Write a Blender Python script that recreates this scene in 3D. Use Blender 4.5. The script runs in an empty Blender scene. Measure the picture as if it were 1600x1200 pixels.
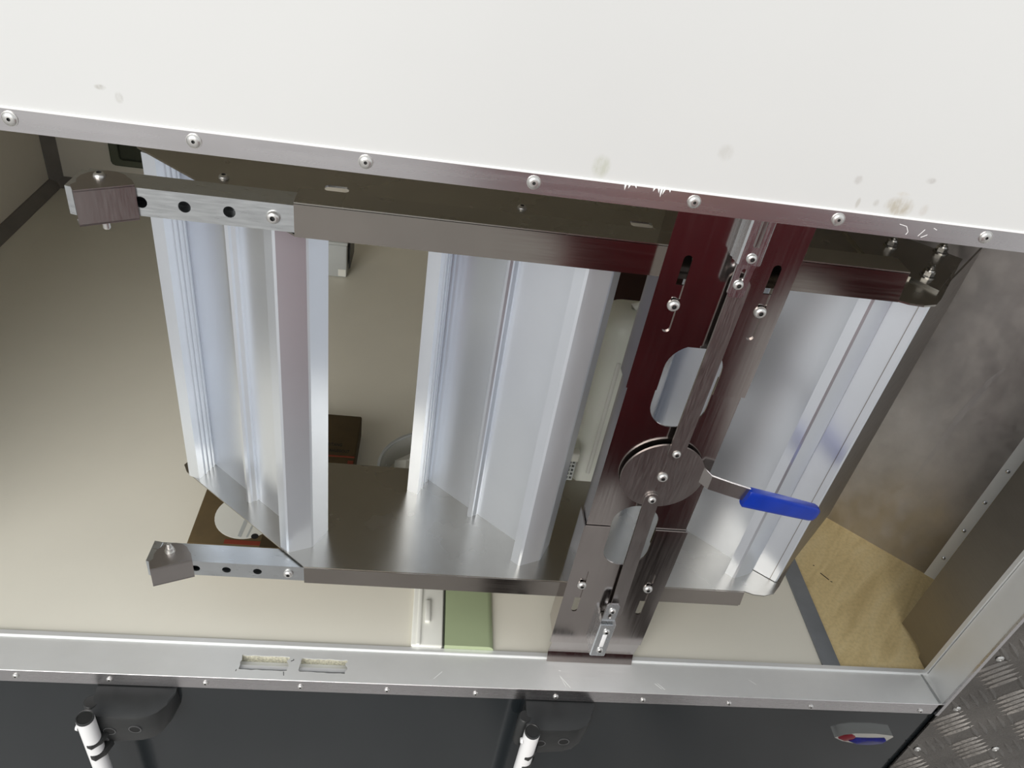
import bpy, bmesh, math, random
from mathutils import Vector, Matrix

random.seed(7)
scene = bpy.context.scene
col = scene.collection

# ------------------------------------------------------------------ camera
cam_data = bpy.data.cameras.new('camera')
cam = bpy.data.objects.new('camera', cam_data)
col.objects.link(cam)
cam_data.sensor_fit = 'HORIZONTAL'
cam_data.sensor_width = 36.0
cam_data.lens = 1197.0 / 1600.0 * 36.0
cam_data.clip_start = 0.01
cam_data.clip_end = 200
RIGHT = Vector((0.98832824, -0.04633977, 0.14512038))
DOWN = Vector((0.08680555, -0.61152169, -0.78645154))
FWD = Vector((0.12518824, 0.78986952, -0.6003616))
CAM = Vector((0.0, -0.667, 1.10994))
cam.matrix_world = Matrix(((RIGHT.x, -DOWN.x, -FWD.x, CAM.x),
                           (RIGHT.y, -DOWN.y, -FWD.y, CAM.y),
                           (RIGHT.z, -DOWN.z, -FWD.z, CAM.z),
                           (0, 0, 0, 1)))
scene.camera = cam

# ------------------------------------------------------------------ world, light, exposure
world = bpy.data.worlds.new('world')
scene.world = world
world.use_nodes = True
bg = world.node_tree.nodes['Background']
bg.inputs['Color'].default_value = (0.93, 0.965, 1.0, 1)
bg.inputs['Strength'].default_value = 0.85

sun_d = bpy.data.lights.new('sun', 'SUN')
sun_d.energy = 2.5
sun_d.angle = math.radians(50)
sun_d.color = (1.0, 0.97, 0.92)
sun = bpy.data.objects.new('sun', sun_d)
col.objects.link(sun)
sun.rotation_euler = Vector((0.34, 0.80, -0.36)).to_track_quat('-Z', 'Y').to_euler()

vs = scene.view_settings
vs.view_transform = 'Standard'
vs.look = 'None'
vs.gamma = 1.0
vs.use_curve_mapping = False
vs.exposure = 0.10


# ------------------------------------------------------------------ materials
def new_mat(name):
    m = bpy.data.materials.new(name)
    m.use_nodes = True
    nt = m.node_tree
    b = nt.nodes['Principled BSDF']
    return m, nt, b


def noise_node(nt, scale, stretch=(1, 1, 1), detail=4.0, rough=0.6):
    tc = nt.nodes.new('ShaderNodeTexCoord')
    mp = nt.nodes.new('ShaderNodeMapping')
    mp.inputs['Scale'].default_value = stretch
    nt.links.new(tc.outputs['Object'], mp.inputs['Vector'])
    n = nt.nodes.new('ShaderNodeTexNoise')
    n.inputs['Scale'].default_value = scale
    n.inputs['Detail'].default_value = detail
    n.inputs['Roughness'].default_value = rough
    nt.links.new(mp.outputs['Vector'], n.inputs['Vector'])
    return n


def ramp(nt, src, stops):
    r = nt.nodes.new('ShaderNodeValToRGB')
    els = r.color_ramp.elements
    els[0].position, els[0].color = stops[0][0], stops[0][1]
    els[1].position, els[1].color = stops[-1][0], stops[-1][1]
    for p, c in stops[1:-1]:
        e = els.new(p)
        e.color = c
    nt.links.new(src, r.inputs['Fac'])
    return r


def g(v):
    return (v, v, v, 1)


def metal(name, color, rough, streak=(1, 1, 1), scale=60, dr=0.10, bump=0.15, aniso=0.0, blotch=0.12, metallic=1.0):
    m, nt, b = new_mat(name)
    c = Vector(color)
    n1 = noise_node(nt, scale, streak, 3)
    n2 = noise_node(nt, 7, (1, 1, 1), 5)
    r1 = ramp(nt, n1.outputs['Fac'], [(0.3, g(max(rough - dr, 0.02))), (0.7, g(min(rough + dr, 1)))])
    nt.links.new(r1.outputs['Color'], b.inputs['Roughness'])
    mix = nt.nodes.new('ShaderNodeMixRGB')
    mix.blend_type = 'MULTIPLY'
    mix.inputs['Fac'].default_value = 1
    r2 = ramp(nt, n2.outputs['Fac'], [(0.3, g(1 - blotch)), (0.7, g(1))])
    mix.inputs['Color1'].default_value = (*c, 1)
    nt.links.new(r2.outputs['Color'], mix.inputs['Color2'])
    nt.links.new(mix.outputs['Color'], b.inputs['Base Color'])
    b.inputs['Metallic'].default_value = metallic
    if aniso:
        b.inputs['Anisotropic'].default_value = aniso
    if bump:
        bp = nt.nodes.new('ShaderNodeBump')
        bp.inputs['Strength'].default_value = bump
        bp.inputs['Distance'].default_value = 0.0004
        nt.links.new(n1.outputs['Fac'], bp.inputs['Height'])
        nt.links.new(bp.outputs['Normal'], b.inputs['Normal'])
    return m


def plain(name, color, rough=0.5, noise=0.06, scale=12, metallic=0.0, spec=0.5, bump=0.0, trans=0.0, stretch=(1, 1, 1)):
    m, nt, b = new_mat(name)
    n = noise_node(nt, scale, stretch, 5)
    c = Vector(color)
    lo = c * (1 - noise)
    hi = c * (1 + noise)
    r = ramp(nt, n.outputs['Fac'], [(0.3, (*lo, 1)), (0.7, (min(hi[0], 1), min(hi[1], 1), min(hi[2], 1), 1))])
    nt.links.new(r.outputs['Color'], b.inputs['Base Color'])
    b.inputs['Roughness'].default_value = rough
    b.inputs['Metallic'].default_value = metallic
    b.inputs['Specular IOR Level'].default_value = spec
    if trans:
        b.inputs['Transmission Weight'].default_value = trans
    if bump:
        bp = nt.nodes.new('ShaderNodeBump')
        bp.inputs['Strength'].default_value = bump
        bp.inputs['Distance'].default_value = 0.001
        nt.links.new(n.outputs['Fac'], bp.inputs['Height'])
        nt.links.new(bp.outputs['Normal'], b.inputs['Normal'])
    return m


M = {}
M['trim'] = metal('trim_aluminium', (0.72, 0.70, 0.71), 0.27, (2, 40, 40), 4, 0.02, 0.0)
M['sill'] = metal('sill_aluminium', (0.88, 0.89, 0.88), 0.42, (2, 60, 60), 10, 0.08, 0.04, blotch=0.08, metallic=0.45)
M['tread'] = metal('tread_aluminium', (0.86, 0.90, 0.96), 0.28, (60, 60, 1.0), 3, 0.003, 0.0, blotch=0.04, metallic=0.86)
M['steel_x'] = metal('stainless_brushed_x', (0.41, 0.375, 0.34), 0.15, (2, 60, 60), 6, 0.03, 0.01)
M['steel_z'] = metal('stainless_brushed_z', (0.48, 0.44, 0.42), 0.15, (60, 60, 2), 6, 0.03, 0.01)
M['steel_plate'] = metal('stainless_plate', (0.46, 0.44, 0.40), 0.26, (3, 3, 3), 3, 0.04, 0.0, blotch=0.12)
M['steel_matte'] = metal('stainless_matte', (0.42, 0.39, 0.375), 0.34, (40, 40, 3), 14, 0.06, 0.05)
M['galv'] = metal('galvanised_steel', (0.62, 0.64, 0.65), 0.34, (6, 60, 60), 6, 0.08, 0.05, blotch=0.15)
M['galv_z'] = metal('galvanised_bolt', (0.72, 0.74, 0.76), 0.26, (60, 60, 4), 5, 0.06, 0.02, blotch=0.10)
M['screw'] = metal('screw_steel', (0.68, 0.67, 0.645), 0.30, (1, 1, 1), 200, 0.04, 0.0, metallic=0.85)
M['nut_metal'] = metal('nut_steel', (0.36, 0.35, 0.33), 0.25, (1, 1, 1), 60, 0.05, 0.0)
M['socket'] = plain('screw_socket', (0.02, 0.02, 0.02), 0.5)
M['sheet'] = metal('aluminium_sheet', (0.50, 0.475, 0.455), 0.42, (6, 6, 3), 6, 0.12, 0.15, blotch=0.3)
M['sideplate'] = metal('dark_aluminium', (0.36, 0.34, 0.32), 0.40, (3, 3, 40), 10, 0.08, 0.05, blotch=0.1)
M['cream'] = plain('cream_laminate', (0.83, 0.80, 0.695), 0.42, 0.02, 5)
M['cream_wall'] = plain('cream_wall', (0.80, 0.755, 0.66), 0.5, 0.03, 5)
M['grey_strip'] = plain('grey_plastic_strip', (0.17, 0.18, 0.19), 0.45, 0.10, 20)
M['brown_strip'] = plain('warm_grey_strip', (0.20, 0.185, 0.17), 0.5, 0.08, 20)
M['dark_panel'] = plain('dark_grey_paint', (0.012, 0.015, 0.017), 0.12, 0.05, 6, spec=0.6)
M['black_plastic'] = plain('black_plastic', (0.020, 0.021, 0.021), 0.40, 0.2, 30, bump=0.15)
M['rim_plastic'] = plain('lit_black_plastic', (0.08, 0.081, 0.082), 0.45)  # lighter copy of the black plastic, lit tone put into the colour
M['black_void'] = plain('black_hole', (0.004, 0.004, 0.004), 0.8)
M['white_paint'] = plain('white_powder_coat', (0.80, 0.80, 0.80), 0.35, 0.02)
M['blue'] = plain('blue_vinyl', (0.004, 0.035, 0.36), 0.34, 0.12, 40, bump=0.2)
M['carton'] = plain('cardboard', (0.085, 0.057, 0.022), 0.85, 0.12, 30, bump=0.1)
M['carton_dark'] = plain('cardboard_dark', (0.050, 0.032, 0.011), 0.85, 0.15, 30)
M['print_black'] = plain('print_black', (0.008, 0.008, 0.008), 0.8)
M['print_orange'] = plain('print_orange', (0.20, 0.032, 0.012), 0.8)
M['green'] = plain('green_plastic', (0.38, 0.45, 0.27), 0.45, 0.05, 8)
M['white_plastic'] = plain('white_plastic', (0.78, 0.78, 0.72), 0.4, 0.03, 10)
M['grey_box'] = plain('light_grey_plastic', (0.50, 0.52, 0.51), 0.5, 0.04)
M['olive'] = plain('olive_frame', (0.13, 0.145, 0.105), 0.5, 0.05)
M['olive_dark'] = plain('olive_pane', (0.065, 0.075, 0.055), 0.35, 0.05)
M['red_cloth'] = plain('dark_red_cloth', (0.135, 0.006, 0.013), 0.9, 0.15, 20)
M['skin'] = plain('skin', (0.55, 0.33, 0.24), 0.55, 0.04)
M['hair'] = plain('hair', (0.05, 0.032, 0.02), 0.6, 0.2, 60)
M['trousers'] = plain('brown_grey_cloth', (0.07, 0.055, 0.05), 0.9, 0.15, 20)
M['shoe'] = plain('shoe', (0.02, 0.02, 0.02), 0.6)
M['chrome'] = metal('chrome', (0.78, 0.77, 0.72), 0.14, (1, 1, 1), 40, 0.04, 0.0, blotch=0.05)
M['red_lens'] = plain('red_lens', (0.17, 0.006, 0.014), 0.10, 0.15, 60, spec=0.25)
M['blue_lens'] = plain('blue_lens', (0.002, 0.003, 0.14), 0.06, 0.3, 90, spec=0.25)
M['ground'] = plain('concrete_yard', (0.36, 0.35, 0.34), 0.85, 0.12, 3, bump=0.2)
M['bright_white'] = plain('bright_white_finish', (0.88, 0.88, 0.86), 0.4, 0.01)
M['sawdust'] = plain('raw_cut_edge', (0.62, 0.60, 0.48), 0.9, 0.4, 300)


def _jug():
    m, nt, b = new_mat('translucent_polyethylene')
    b.inputs['Base Color'].default_value = (0.82, 0.84, 0.78, 1)
    b.inputs['Roughness'].default_value = 0.38
    b.inputs['Subsurface Weight'].default_value = 0.35
    b.inputs['Subsurface Radius'].default_value = (0.03, 0.035, 0.03)
    b.inputs['Subsurface Scale'].default_value = 0.5
    n = noise_node(nt, 9, (1, 1, 0.6), 3)
    bp = nt.nodes.new('ShaderNodeBump')
    bp.inputs['Strength'].default_value = 0.25
    bp.inputs['Distance'].default_value = 0.01
    nt.links.new(n.outputs['Fac'], bp.inputs['Height'])
    nt.links.new(bp.outputs['Normal'], b.inputs['Normal'])
    return m


M['jug'] = _jug()


def _clear():
    m, nt, b = new_mat('clear_plastic')
    b.inputs['Base Color'].default_value = (0.86, 0.88, 0.88, 1)
    b.inputs['Roughness'].default_value = 0.12
    b.inputs['Transmission Weight'].default_value = 0.75
    b.inputs['IOR'].default_value = 1.3
    n = noise_node(nt, 40, (1, 1, 1), 3)
    r = ramp(nt, n.outputs['Fac'], [(0.35, g(0.08)), (0.7, g(0.3))])
    nt.links.new(r.outputs['Color'], b.inputs['Roughness'])
    return m


M['clear'] = _clear()


def _plywood():
    m, nt, b = new_mat('birch_plywood')
    tc = nt.nodes.new('ShaderNodeTexCoord')
    mp = nt.nodes.new('ShaderNodeMapping')
    mp.inputs['Rotation'].default_value = (0, 0, math.radians(-45))
    nt.links.new(tc.outputs['Object'], mp.inputs['Vector'])
    mp2 = nt.nodes.new('ShaderNodeMapping')
    mp2.inputs['Scale'].default_value = (3.0, 16.0, 3.0)
    nt.links.new(mp.outputs['Vector'], mp2.inputs['Vector'])
    mp = mp2
    n = nt.nodes.new('ShaderNodeTexNoise')
    n.inputs['Scale'].default_value = 2.0
    n.inputs['Detail'].default_value = 6
    n.inputs['Distortion'].default_value = 0.9
    nt.links.new(mp.outputs['Vector'], n.inputs['Vector'])
    r = ramp(nt, n.outputs['Fac'], [(0.28, (0.62, 0.475, 0.23, 1)), (0.5, (0.74, 0.585, 0.30, 1)), (0.72, (0.80, 0.655, 0.37, 1))])
    n2 = noise_node(nt, 160, (1, 1, 1), 2)
    r2 = ramp(nt, n2.outputs['Fac'], [(0.25, g(0.86)), (0.6, g(1))])
    mx = nt.nodes.new('ShaderNodeMixRGB')
    mx.blend_type = 'MULTIPLY'
    mx.inputs['Fac'].default_value = 1
    nt.links.new(r.outputs['Color'], mx.inputs['Color1'])
    nt.links.new(r2.outputs['Color'], mx.inputs['Color2'])
    nt.links.new(mx.outputs['Color'], b.inputs['Base Color'])
    b.inputs['Roughness'].default_value = 0.6
    return m


M['plywood'] = _plywood()


def _white_wall():
    """white laminate with a handful of dirt smudges at fixed spots (real stains with their own outline)"""
    m, nt, b = new_mat('white_wall_laminate')
    tc = nt.nodes.new('ShaderNodeTexCoord')
    base = noise_node(nt, 2.5, (1, 1, 1), 4)
    r = ramp(nt, base.outputs['Fac'], [(0.3, (0.595, 0.597, 0.588, 1)), (0.7, (0.615, 0.617, 0.607, 1))])
    grime = noise_node(nt, 120, (1, 1, 0.35), 4)
    gr = ramp(nt, grime.outputs['Fac'], [(0.36, g(0.15)), (0.56, g(1))])
    last = r.outputs['Color']
    spots = [(0.4439, 0.8565, 0.019, 0.013, (0.45, 0.42, 0.36), 1.0),
             (0.4420, 0.8690, 0.009, 0.003, (0.55, 0.52, 0.47), 0.6),
             (0.4200, 0.8575, 0.004, 0.005, (0.40, 0.38, 0.34), 0.7),
             (0.4022, 0.8550, 0.003, 0.007, (0.42, 0.40, 0.36), 0.6),
             (0.4700, 0.8560, 0.006, 0.008, (0.50, 0.47, 0.43), 0.5),
             (0.3930, 0.8770, 0.006, 0.006, (0.42, 0.40, 0.38), 0.5),
             (0.4630, 0.8850, 0.007, 0.004, (0.40, 0.38, 0.36), 0.55),
             (0.1500, 0.8590, 0.011, 0.014, (0.42, 0.43, 0.34), 0.6),
             (0.2600, 0.8860, 0.010, 0.010, (0.48, 0.47, 0.44), 0.45),
             (-0.2790, 0.8730, 0.006, 0.003, (0.42, 0.41, 0.38), 0.8),
             (-0.2650, 0.8660, 0.0045, 0.006, (0.42, 0.41, 0.38), 0.8)]
    for (x, z, sx, sz, c, k) in spots:
        mp = nt.nodes.new('ShaderNodeMapping')
        mp.inputs['Location'].default_value = (-x / sx, 0, -z / sz)
        mp.inputs['Scale'].default_value = (1 / sx, 0, 1 / sz)
        nt.links.new(tc.outputs['Object'], mp.inputs['Vector'])
        gt = nt.nodes.new('ShaderNodeTexGradient')
        gt.gradient_type = 'SPHERICAL'
        nt.links.new(mp.outputs['Vector'], gt.inputs['Vector'])
        nz = noise_node(nt, 170, (1, 1, 0.55), 3)
        off_ = nt.nodes.new('ShaderNodeMath')
        off_.operation = 'MULTIPLY_ADD'
        off_.inputs[1].default_value = 1.6
        off_.inputs[2].default_value = -0.8
        nt.links.new(nz.outputs['Fac'], off_.inputs[0])
        ad = nt.nodes.new('ShaderNodeMath')
        ad.operation = 'MULTIPLY_ADD'
        nt.links.new(gt.outputs['Fac'], ad.inputs[0])
        nt.links.new(off_.outputs[0], ad.inputs[1])
        nt.links.new(gt.outputs['Fac'], ad.inputs[2])
        rr = ramp(nt, ad.outputs[0], [(0.12, g(0)), (0.55, g(k))])
        mu = nt.nodes.new('ShaderNodeMath')
        mu.operation = 'MULTIPLY'
        nt.links.new(rr.outputs['Color'], mu.inputs[0])
        nt.links.new(gr.outputs['Color'], mu.inputs[1])
        mx = nt.nodes.new('ShaderNodeMixRGB')
        mx.inputs['Color2'].default_value = (*c, 1)
        nt.links.new(mu.outputs[0], mx.inputs['Fac'])
        nt.links.new(last, mx.inputs['Color1'])
        last = mx.outputs['Color']
    nt.links.new(last, b.inputs['Base Color'])
    b.inputs['Roughness'].default_value = 0.38
    return m


M['white_wall'] = _white_wall()


# ------------------------------------------------------------------ mesh helpers
def finish(me, smooth=False, angle=35):
    for p in me.polygons:
        p.use_smooth = smooth
    if smooth:
        try:
            me.set_sharp_from_angle(angle=math.radians(angle))
        except Exception:
            pass


def mesh_obj(name, me, mat, parent=None, loc=None):
    o = bpy.data.objects.new(name, me)
    col.objects.link(o)
    if mat is not None and len(me.materials) == 0:
        me.materials.append(M[mat] if isinstance(mat, str) else mat)
    if loc is not None:
        o.location = loc
    if parent is not None:
        o.parent = parent
        w = Vector((0, 0, 0))
        p = parent
        while p is not None:
            w += p.location
            p = p.parent
        o.location = o.location - w
    return o


def from_bm(name, bm, mat, parent=None, loc=None, smooth=False, angle=35):
    bmesh.ops.recalc_face_normals(bm, faces=bm.faces)
    me = bpy.data.meshes.new(name)
    bm.to_mesh(me)
    bm.free()
    finish(me, smooth, angle)
    return mesh_obj(name, me, mat, parent, loc)


def bm_box(bm, x0, x1, y0, y1, z0, z1, bevel=0.0):
    r = bmesh.ops.create_cube(bm, size=1.0)
    vs_ = r['verts']
    for v in vs_:
        v.co = Vector((x0 + (v.co.x + .5) * (x1 - x0), y0 + (v.co.y + .5) * (y1 - y0), z0 + (v.co.z + .5) * (z1 - z0)))
    if bevel > 0:
        es = list({e for v in vs_ for e in v.link_edges})
        bmesh.ops.bevel(bm, geom=es, offset=bevel, segments=2, affect='EDGES', profile=0.5)


def box(name, x0, x1, y0, y1, z0, z1, mat, parent=None, bevel=0.0, smooth=None):
    bm = bmesh.new()
    bm_box(bm, x0, x1, y0, y1, z0, z1, bevel)
    return from_bm(name, bm, mat, parent, smooth=bevel > 0 if smooth is None else smooth, angle=50)


def bm_prism(bm, pts, a0, a1, fn):
    """extrude a simple polygon; fn(u, v, w) -> xyz"""
    n = len(pts)
    lo = [bm.verts.new(fn(u, v, a0)) for u, v in pts]
    hi = [bm.verts.new(fn(u, v, a1)) for u, v in pts]
    bm.faces.new(lo[::-1])
    bm.faces.new(hi)
    for i in range(n):
        j = (i + 1) % n
        bm.faces.new((lo[i], lo[j], hi[j], hi[i]))


PLAN = lambda u, v, w: (u, v, w)          # polygon in the ground plan, extruded in height
FRONT = lambda u, v, w: (u, w, v)         # polygon in the opening's plane, extruded in depth
SIDE = lambda u, v, w: (w, u, v)          # polygon in depth/height, extruded along x


def prism(name, pts, a0, a1, fn, mat, parent=None, smooth=False, bevel=0.0):
    bm = bmesh.new()
    bm_prism(bm, pts, a0, a1, fn)
    if bevel:
        bmesh.ops.bevel(bm, geom=list(bm.edges), offset=bevel, segments=2, affect='EDGES', profile=0.5)
    return from_bm(name, bm, mat, parent, smooth=smooth or bevel > 0, angle=40)


def thicken(path, t):
    """open polyline -> closed strip polygon of thickness t (left side offset)"""
    P = [Vector(p) for p in path]
    L = []
    for i, p in enumerate(P):
        if i == 0:
            d = (P[1] - P[0]).normalized()
            nn = Vector((-d.y, d.x))
            L.append(p + nn * t)
        elif i == len(P) - 1:
            d = (P[-1] - P[-2]).normalized()
            nn = Vector((-d.y, d.x))
            L.append(p + nn * t)
        else:
            d1 = (P[i] - P[i - 1]).normalized()
            d2 = (P[i + 1] - P[i]).normalized()
            n1 = Vector((-d1.y, d1.x))
            n2 = Vector((-d2.y, d2.x))
            b_ = (n1 + n2).normalized()
            k = t / max(b_.dot(n1), 0.35)
            L.append(p + b_ * k)
    return [tuple(p) for p in P] + [tuple(p) for p in L[::-1]]


def plate(name, outer, holes, a0, a1, fn, mat, parent=None):
    """flat plate with real holes: 2D curve fill, extruded"""
    cu = bpy.data.curves.new(name + '_curve', 'CURVE')
    cu.dimensions = '2D'
    cu.fill_mode = 'BOTH'
    cu.extrude = abs(a1 - a0) / 2
    for pts in [outer] + holes:
        s = cu.splines.new('POLY')
        s.points.add(len(pts) - 1)
        for i, p in enumerate(pts):
            s.points[i].co = (p[0], p[1], 0, 1)
        s.use_cyclic_u = True
    tmp = bpy.data.objects.new(name + '_tmp', cu)
    col.objects.link(tmp)
    dg = bpy.context.evaluated_depsgraph_get()
    me = bpy.data.meshes.new_from_object(tmp.evaluated_get(dg))
    bpy.data.objects.remove(tmp)
    bpy.data.curves.remove(cu)
    mid = (a0 + a1) / 2
    bm = bmesh.new()
    bm.from_mesh(me)
    bpy.data.meshes.remove(me)
    bmesh.ops.remove_doubles(bm, verts=bm.verts, dist=1e-6)
    for v in bm.verts:
        v.co = Vector(fn(v.co.x, v.co.y, mid + v.co.z))
    return from_bm(name, bm, mat, parent)


def stadium(cx, cy, w, h, n=10):
    """vertical slot outline, width w, height h"""
    r = w / 2
    pts = []
    for i in range(n + 1):
        a = math.pi * i / n
        pts.append((cx + r * math.cos(a), cy + h / 2 - r + r * math.sin(a)))
    for i in range(n + 1):
        a = math.pi + math.pi * i / n
        pts.append((cx + r * math.cos(a), cy - h / 2 + r + r * math.sin(a)))
    return pts


def circle(cx, cy, r, n=24):
    return [(cx + r * math.cos(2 * math.pi * i / n), cy + r * math.sin(2 * math.pi * i / n)) for i in range(n)]


def bm_lathe(bm, prof, n=20, fn=lambda p: p, mats=None):
    """profile [(r, h)] around local z"""
    rings = []
    for r, h in prof:
        if r <= 1e-7:
            rings.append([bm.verts.new(fn(Vector((0, 0, h))))])
        else:
            rings.append([bm.verts.new(fn(Vector((r * math.cos(2 * math.pi * i / n), r * math.sin(2 * math.pi * i / n), h)))) for i in range(n)])
    for k in range(len(rings) - 1):
        a, b_ = rings[k], rings[k + 1]
        for i in range(n):
            j = (i + 1) % n
            if len(a) == 1 and len(b_) == 1:
                continue
            if len(a) == 1:
                f = bm.faces.new((a[0], b_[j], b_[i]))
            elif len(b_) == 1:
                f = bm.faces.new((a[i], a[j], b_[0]))
            else:
                f = bm.faces.new((a[i], a[j], b_[j], b_[i]))
            if mats:
                f.material_index = mats[k]


def lathe(name, prof, mat, parent=None, loc=(0, 0, 0), axis='z', n=24, smooth=True):
    bm = bmesh.new()
    bm_lathe(bm, prof, n, AX[axis])
    return from_bm(name, bm, mat, parent, loc=Vector(loc), smooth=smooth, angle=40)


AX = {'z': lambda p: p, '-y': lambda p: Vector((p.x, -p.z, p.y)), 'y': lambda p: Vector((p.x, p.z, -p.y)),
      'x': lambda p: Vector((p.z, p.x, p.y)), '-x': lambda p: Vector((-p.z, p.x, -p.y))}


def tube_path(name, pts, r, mat, parent=None, n=14):
    bm = bmesh.new()
    P = [Vector(p) for p in pts]
    rings = []
    for i, p in enumerate(P):
        d = (P[min(i + 1, len(P) - 1)] - P[max(i - 1, 0)]).normalized()
        a = Vector((0, 0, 1)) if abs(d.z) < 0.9 else Vector((1, 0, 0))
        u = d.cross(a).normalized()
        v = d.cross(u).normalized()
        rr = r[i] if isinstance(r, (list, tuple)) else r
        rings.append([bm.verts.new(p + (u * math.cos(2 * math.pi * k / n) + v * math.sin(2 * math.pi * k / n)) * rr) for k in range(n)])
    for a, b_ in zip(rings, rings[1:]):
        for k in range(n):
            bm.faces.new((a[k], a[(k + 1) % n], b_[(k + 1) % n], b_[k]))
    bm.faces.new(rings[0][::-1])
    bm.faces.new(rings[-1])
    return from_bm(name, bm, mat, parent, smooth=True, angle=50)


def root(name, loc, label, cat, group=None):
    o = bpy.data.objects.new(name, None)
    o.empty_display_size = 0.05
    col.objects.link(o)
    o.location = loc
    o['label'] = label
    o['category'] = cat
    if group:
        o['group'] = group
    return o


def tag(o, label, cat, group=None):
    o['label'] = label
    o['category'] = cat
    if group:
        o['group'] = group
    return o


def struct(o, label=None):
    o['kind'] = 'structure'
    if label:
        o['label'] = label
    return o


# shared screw meshes ------------------------------------------------
def screw_mesh(name, R, h, axis, sock=0.42, washer=0.0, n=18):
    me_name = name
    bm = bmesh.new()
    prof, mats = [], []
    if washer:
        prof += [(washer, 0), (washer, 0.0009), (R, 0.0010)]
        mats += [0, 0]
    else:
        prof += [(R, 0)]
    prof += [(R, h * .25), (R * .93, h * .55), (R * .75, h * .85), (R * .52, h), (R * sock, h), (R * sock * .92, h * .35), (0, h * .3)]
    k = len(prof) - 1 - len(mats)
    mats = mats + [0] * (k - 2) + [1, 1]
    bm_lathe(bm, prof, n, AX[axis], mats)
    bmesh.ops.recalc_face_normals(bm, faces=bm.faces)
    me = bpy.data.meshes.new(me_name)
    bm.to_mesh(me)
    bm.free()
    me.materials.append(M['screw'])
    me.materials.append(M['socket'])
    finish(me, True, 40)
    return me


SCREW_M6 = screw_mesh('button_screw', 0.0056, 0.0034, '-y')
TRIM_RIVET = screw_mesh('trim_rivet', 0.0060, 0.0026, '-y', 0.26, 0.0066)
SCREW_SMALL = screw_mesh('pan_screw', 0.0047, 0.0028, '-y', 0.35)
SCREW_BIG = screw_mesh('washer_screw', 0.0072, 0.0048, '-y', 0.36, 0.0)
SCREW_UP = screw_mesh('top_screw', 0.0060, 0.0045, 'z')


def screw(me, x, y, z, parent, name='screw'):
    return mesh_obj(name, me, None, parent, Vector((x, y, z)))


# ================================================================== the setting
OX0, OX1, OZ = -0.92, 0.9389, 0.826            # opening: left (unseen, set for light inside), right, top (sill is z = 0)
GZ = -0.85

bm = bmesh.new()
s = 14
vs4 = [bm.verts.new(p) for p in ((-s, -s, GZ), (s, -s, GZ), (s, s, GZ), (-s, s, GZ))]
bm.faces.new(vs4)
struct(from_bm('ground', bm, 'ground'))

# outer white wall above and left of the opening
bm = bmesh.new()
bm_box(bm, -2.6, 3.0, 0.0, 0.060, 0.846, 2.3)
bm_box(bm, -2.6, OX0, 0.0, 0.060, -0.0, 0.846)
wf = struct(from_bm('wall_front', bm, 'white_wall'))
tube_path('edge_highlight', [(-0.8, -0.0006, 0.8462), (1.9, -0.0006, 0.8462)], 0.0013, 'bright_white', wf, 8)  # bright white bead draws the highlight along the wall's lower edge
# raised burrs of the white skin
bm = bmesh.new()
for x, h in ((0.1760, .006), (0.1800, .004), (0.1850, .003), (0.2040, .004), (0.2075, .005), (0.2105, .009), (0.2135, .006), (0.2180, .003)):
    a = bm.verts.new((x - .0012, -.0022, .847))
    b_ = bm.verts.new((x + .0012, -.0022, .847))
    c_ = bm.verts.new((x + random.uniform(-.002, .003), -.0035, .847 - h))
    d_ = bm.verts.new((x, -.0012, .8465))
    bm.faces.new((a, b_, c_)); bm.faces.new((a, c_, d_)); bm.faces.new((b_, d_, c_)); bm.faces.new((a, d_, b_))
from_bm('torn_film', bm, 'bright_white', wf)

# lower dark grey body panel
bm = bmesh.new()
bm_box(bm, -2.6, 3.0, 0.002, 0.060, -0.62, -0.020)
struct(from_bm('wall_lower', bm, 'dark_panel'))

# top trim (outer angle profile)
t1 = bpy.data.objects.new('trim_1', None)
col.objects.link(t1)
struct(t1, 'brushed aluminium edge strip along the top of the opening')
prof = [(-0.0016, OZ), (0.060, OZ), (0.060, OZ + .0018), (0.0005, OZ + .0018), (0.0005, 0.8455), (-0.0016, 0.8455)]
prism('strip', prof, OX0 - .02, 1.9, SIDE, 'trim', t1)
for x in (-0.3564, -0.2075, -0.0604, 0.0915, 0.2444, 0.3890, 0.5450, 0.695, 0.845):
    screw(TRIM_RIVET, x, -0.0016, 0.8372, t1, 'rivet')

# sill profile: flange with screws, flat top, small raised inner lip, two rough cut-outs
t2 = bpy.data.objects.new('trim_2', None)
col.objects.link(t2)
struct(t2, 'aluminium sill profile along the bottom of the opening')
z_face = 0.0


def jag(x0, x1, y0, y1, seed):
    rr = random.Random(seed)
    pts = []
    n = 9
    for i in range(n):
        pts.append((x0 + (x1 - x0) * i / (n - 1) + rr.uniform(-.001, .001), y0 + rr.uniform(-.0008, .0008)))
    for i in range(5):
        pts.append((x1 + rr.uniform(-.003, .0025), y0 + (y1 - y0) * (i + .5) / 5))
    for i in range(n):
        pts.append((x1 - (x1 - x0) * i / (n - 1) + rr.uniform(-.001, .001), y1 + rr.uniform(-.0008, .0008)))
    for i in range(5):
        pts.append((x0 + rr.uniform(-.0025, .003), y1 - (y1 - y0) * (i + .5) / 5))
    return pts


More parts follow.
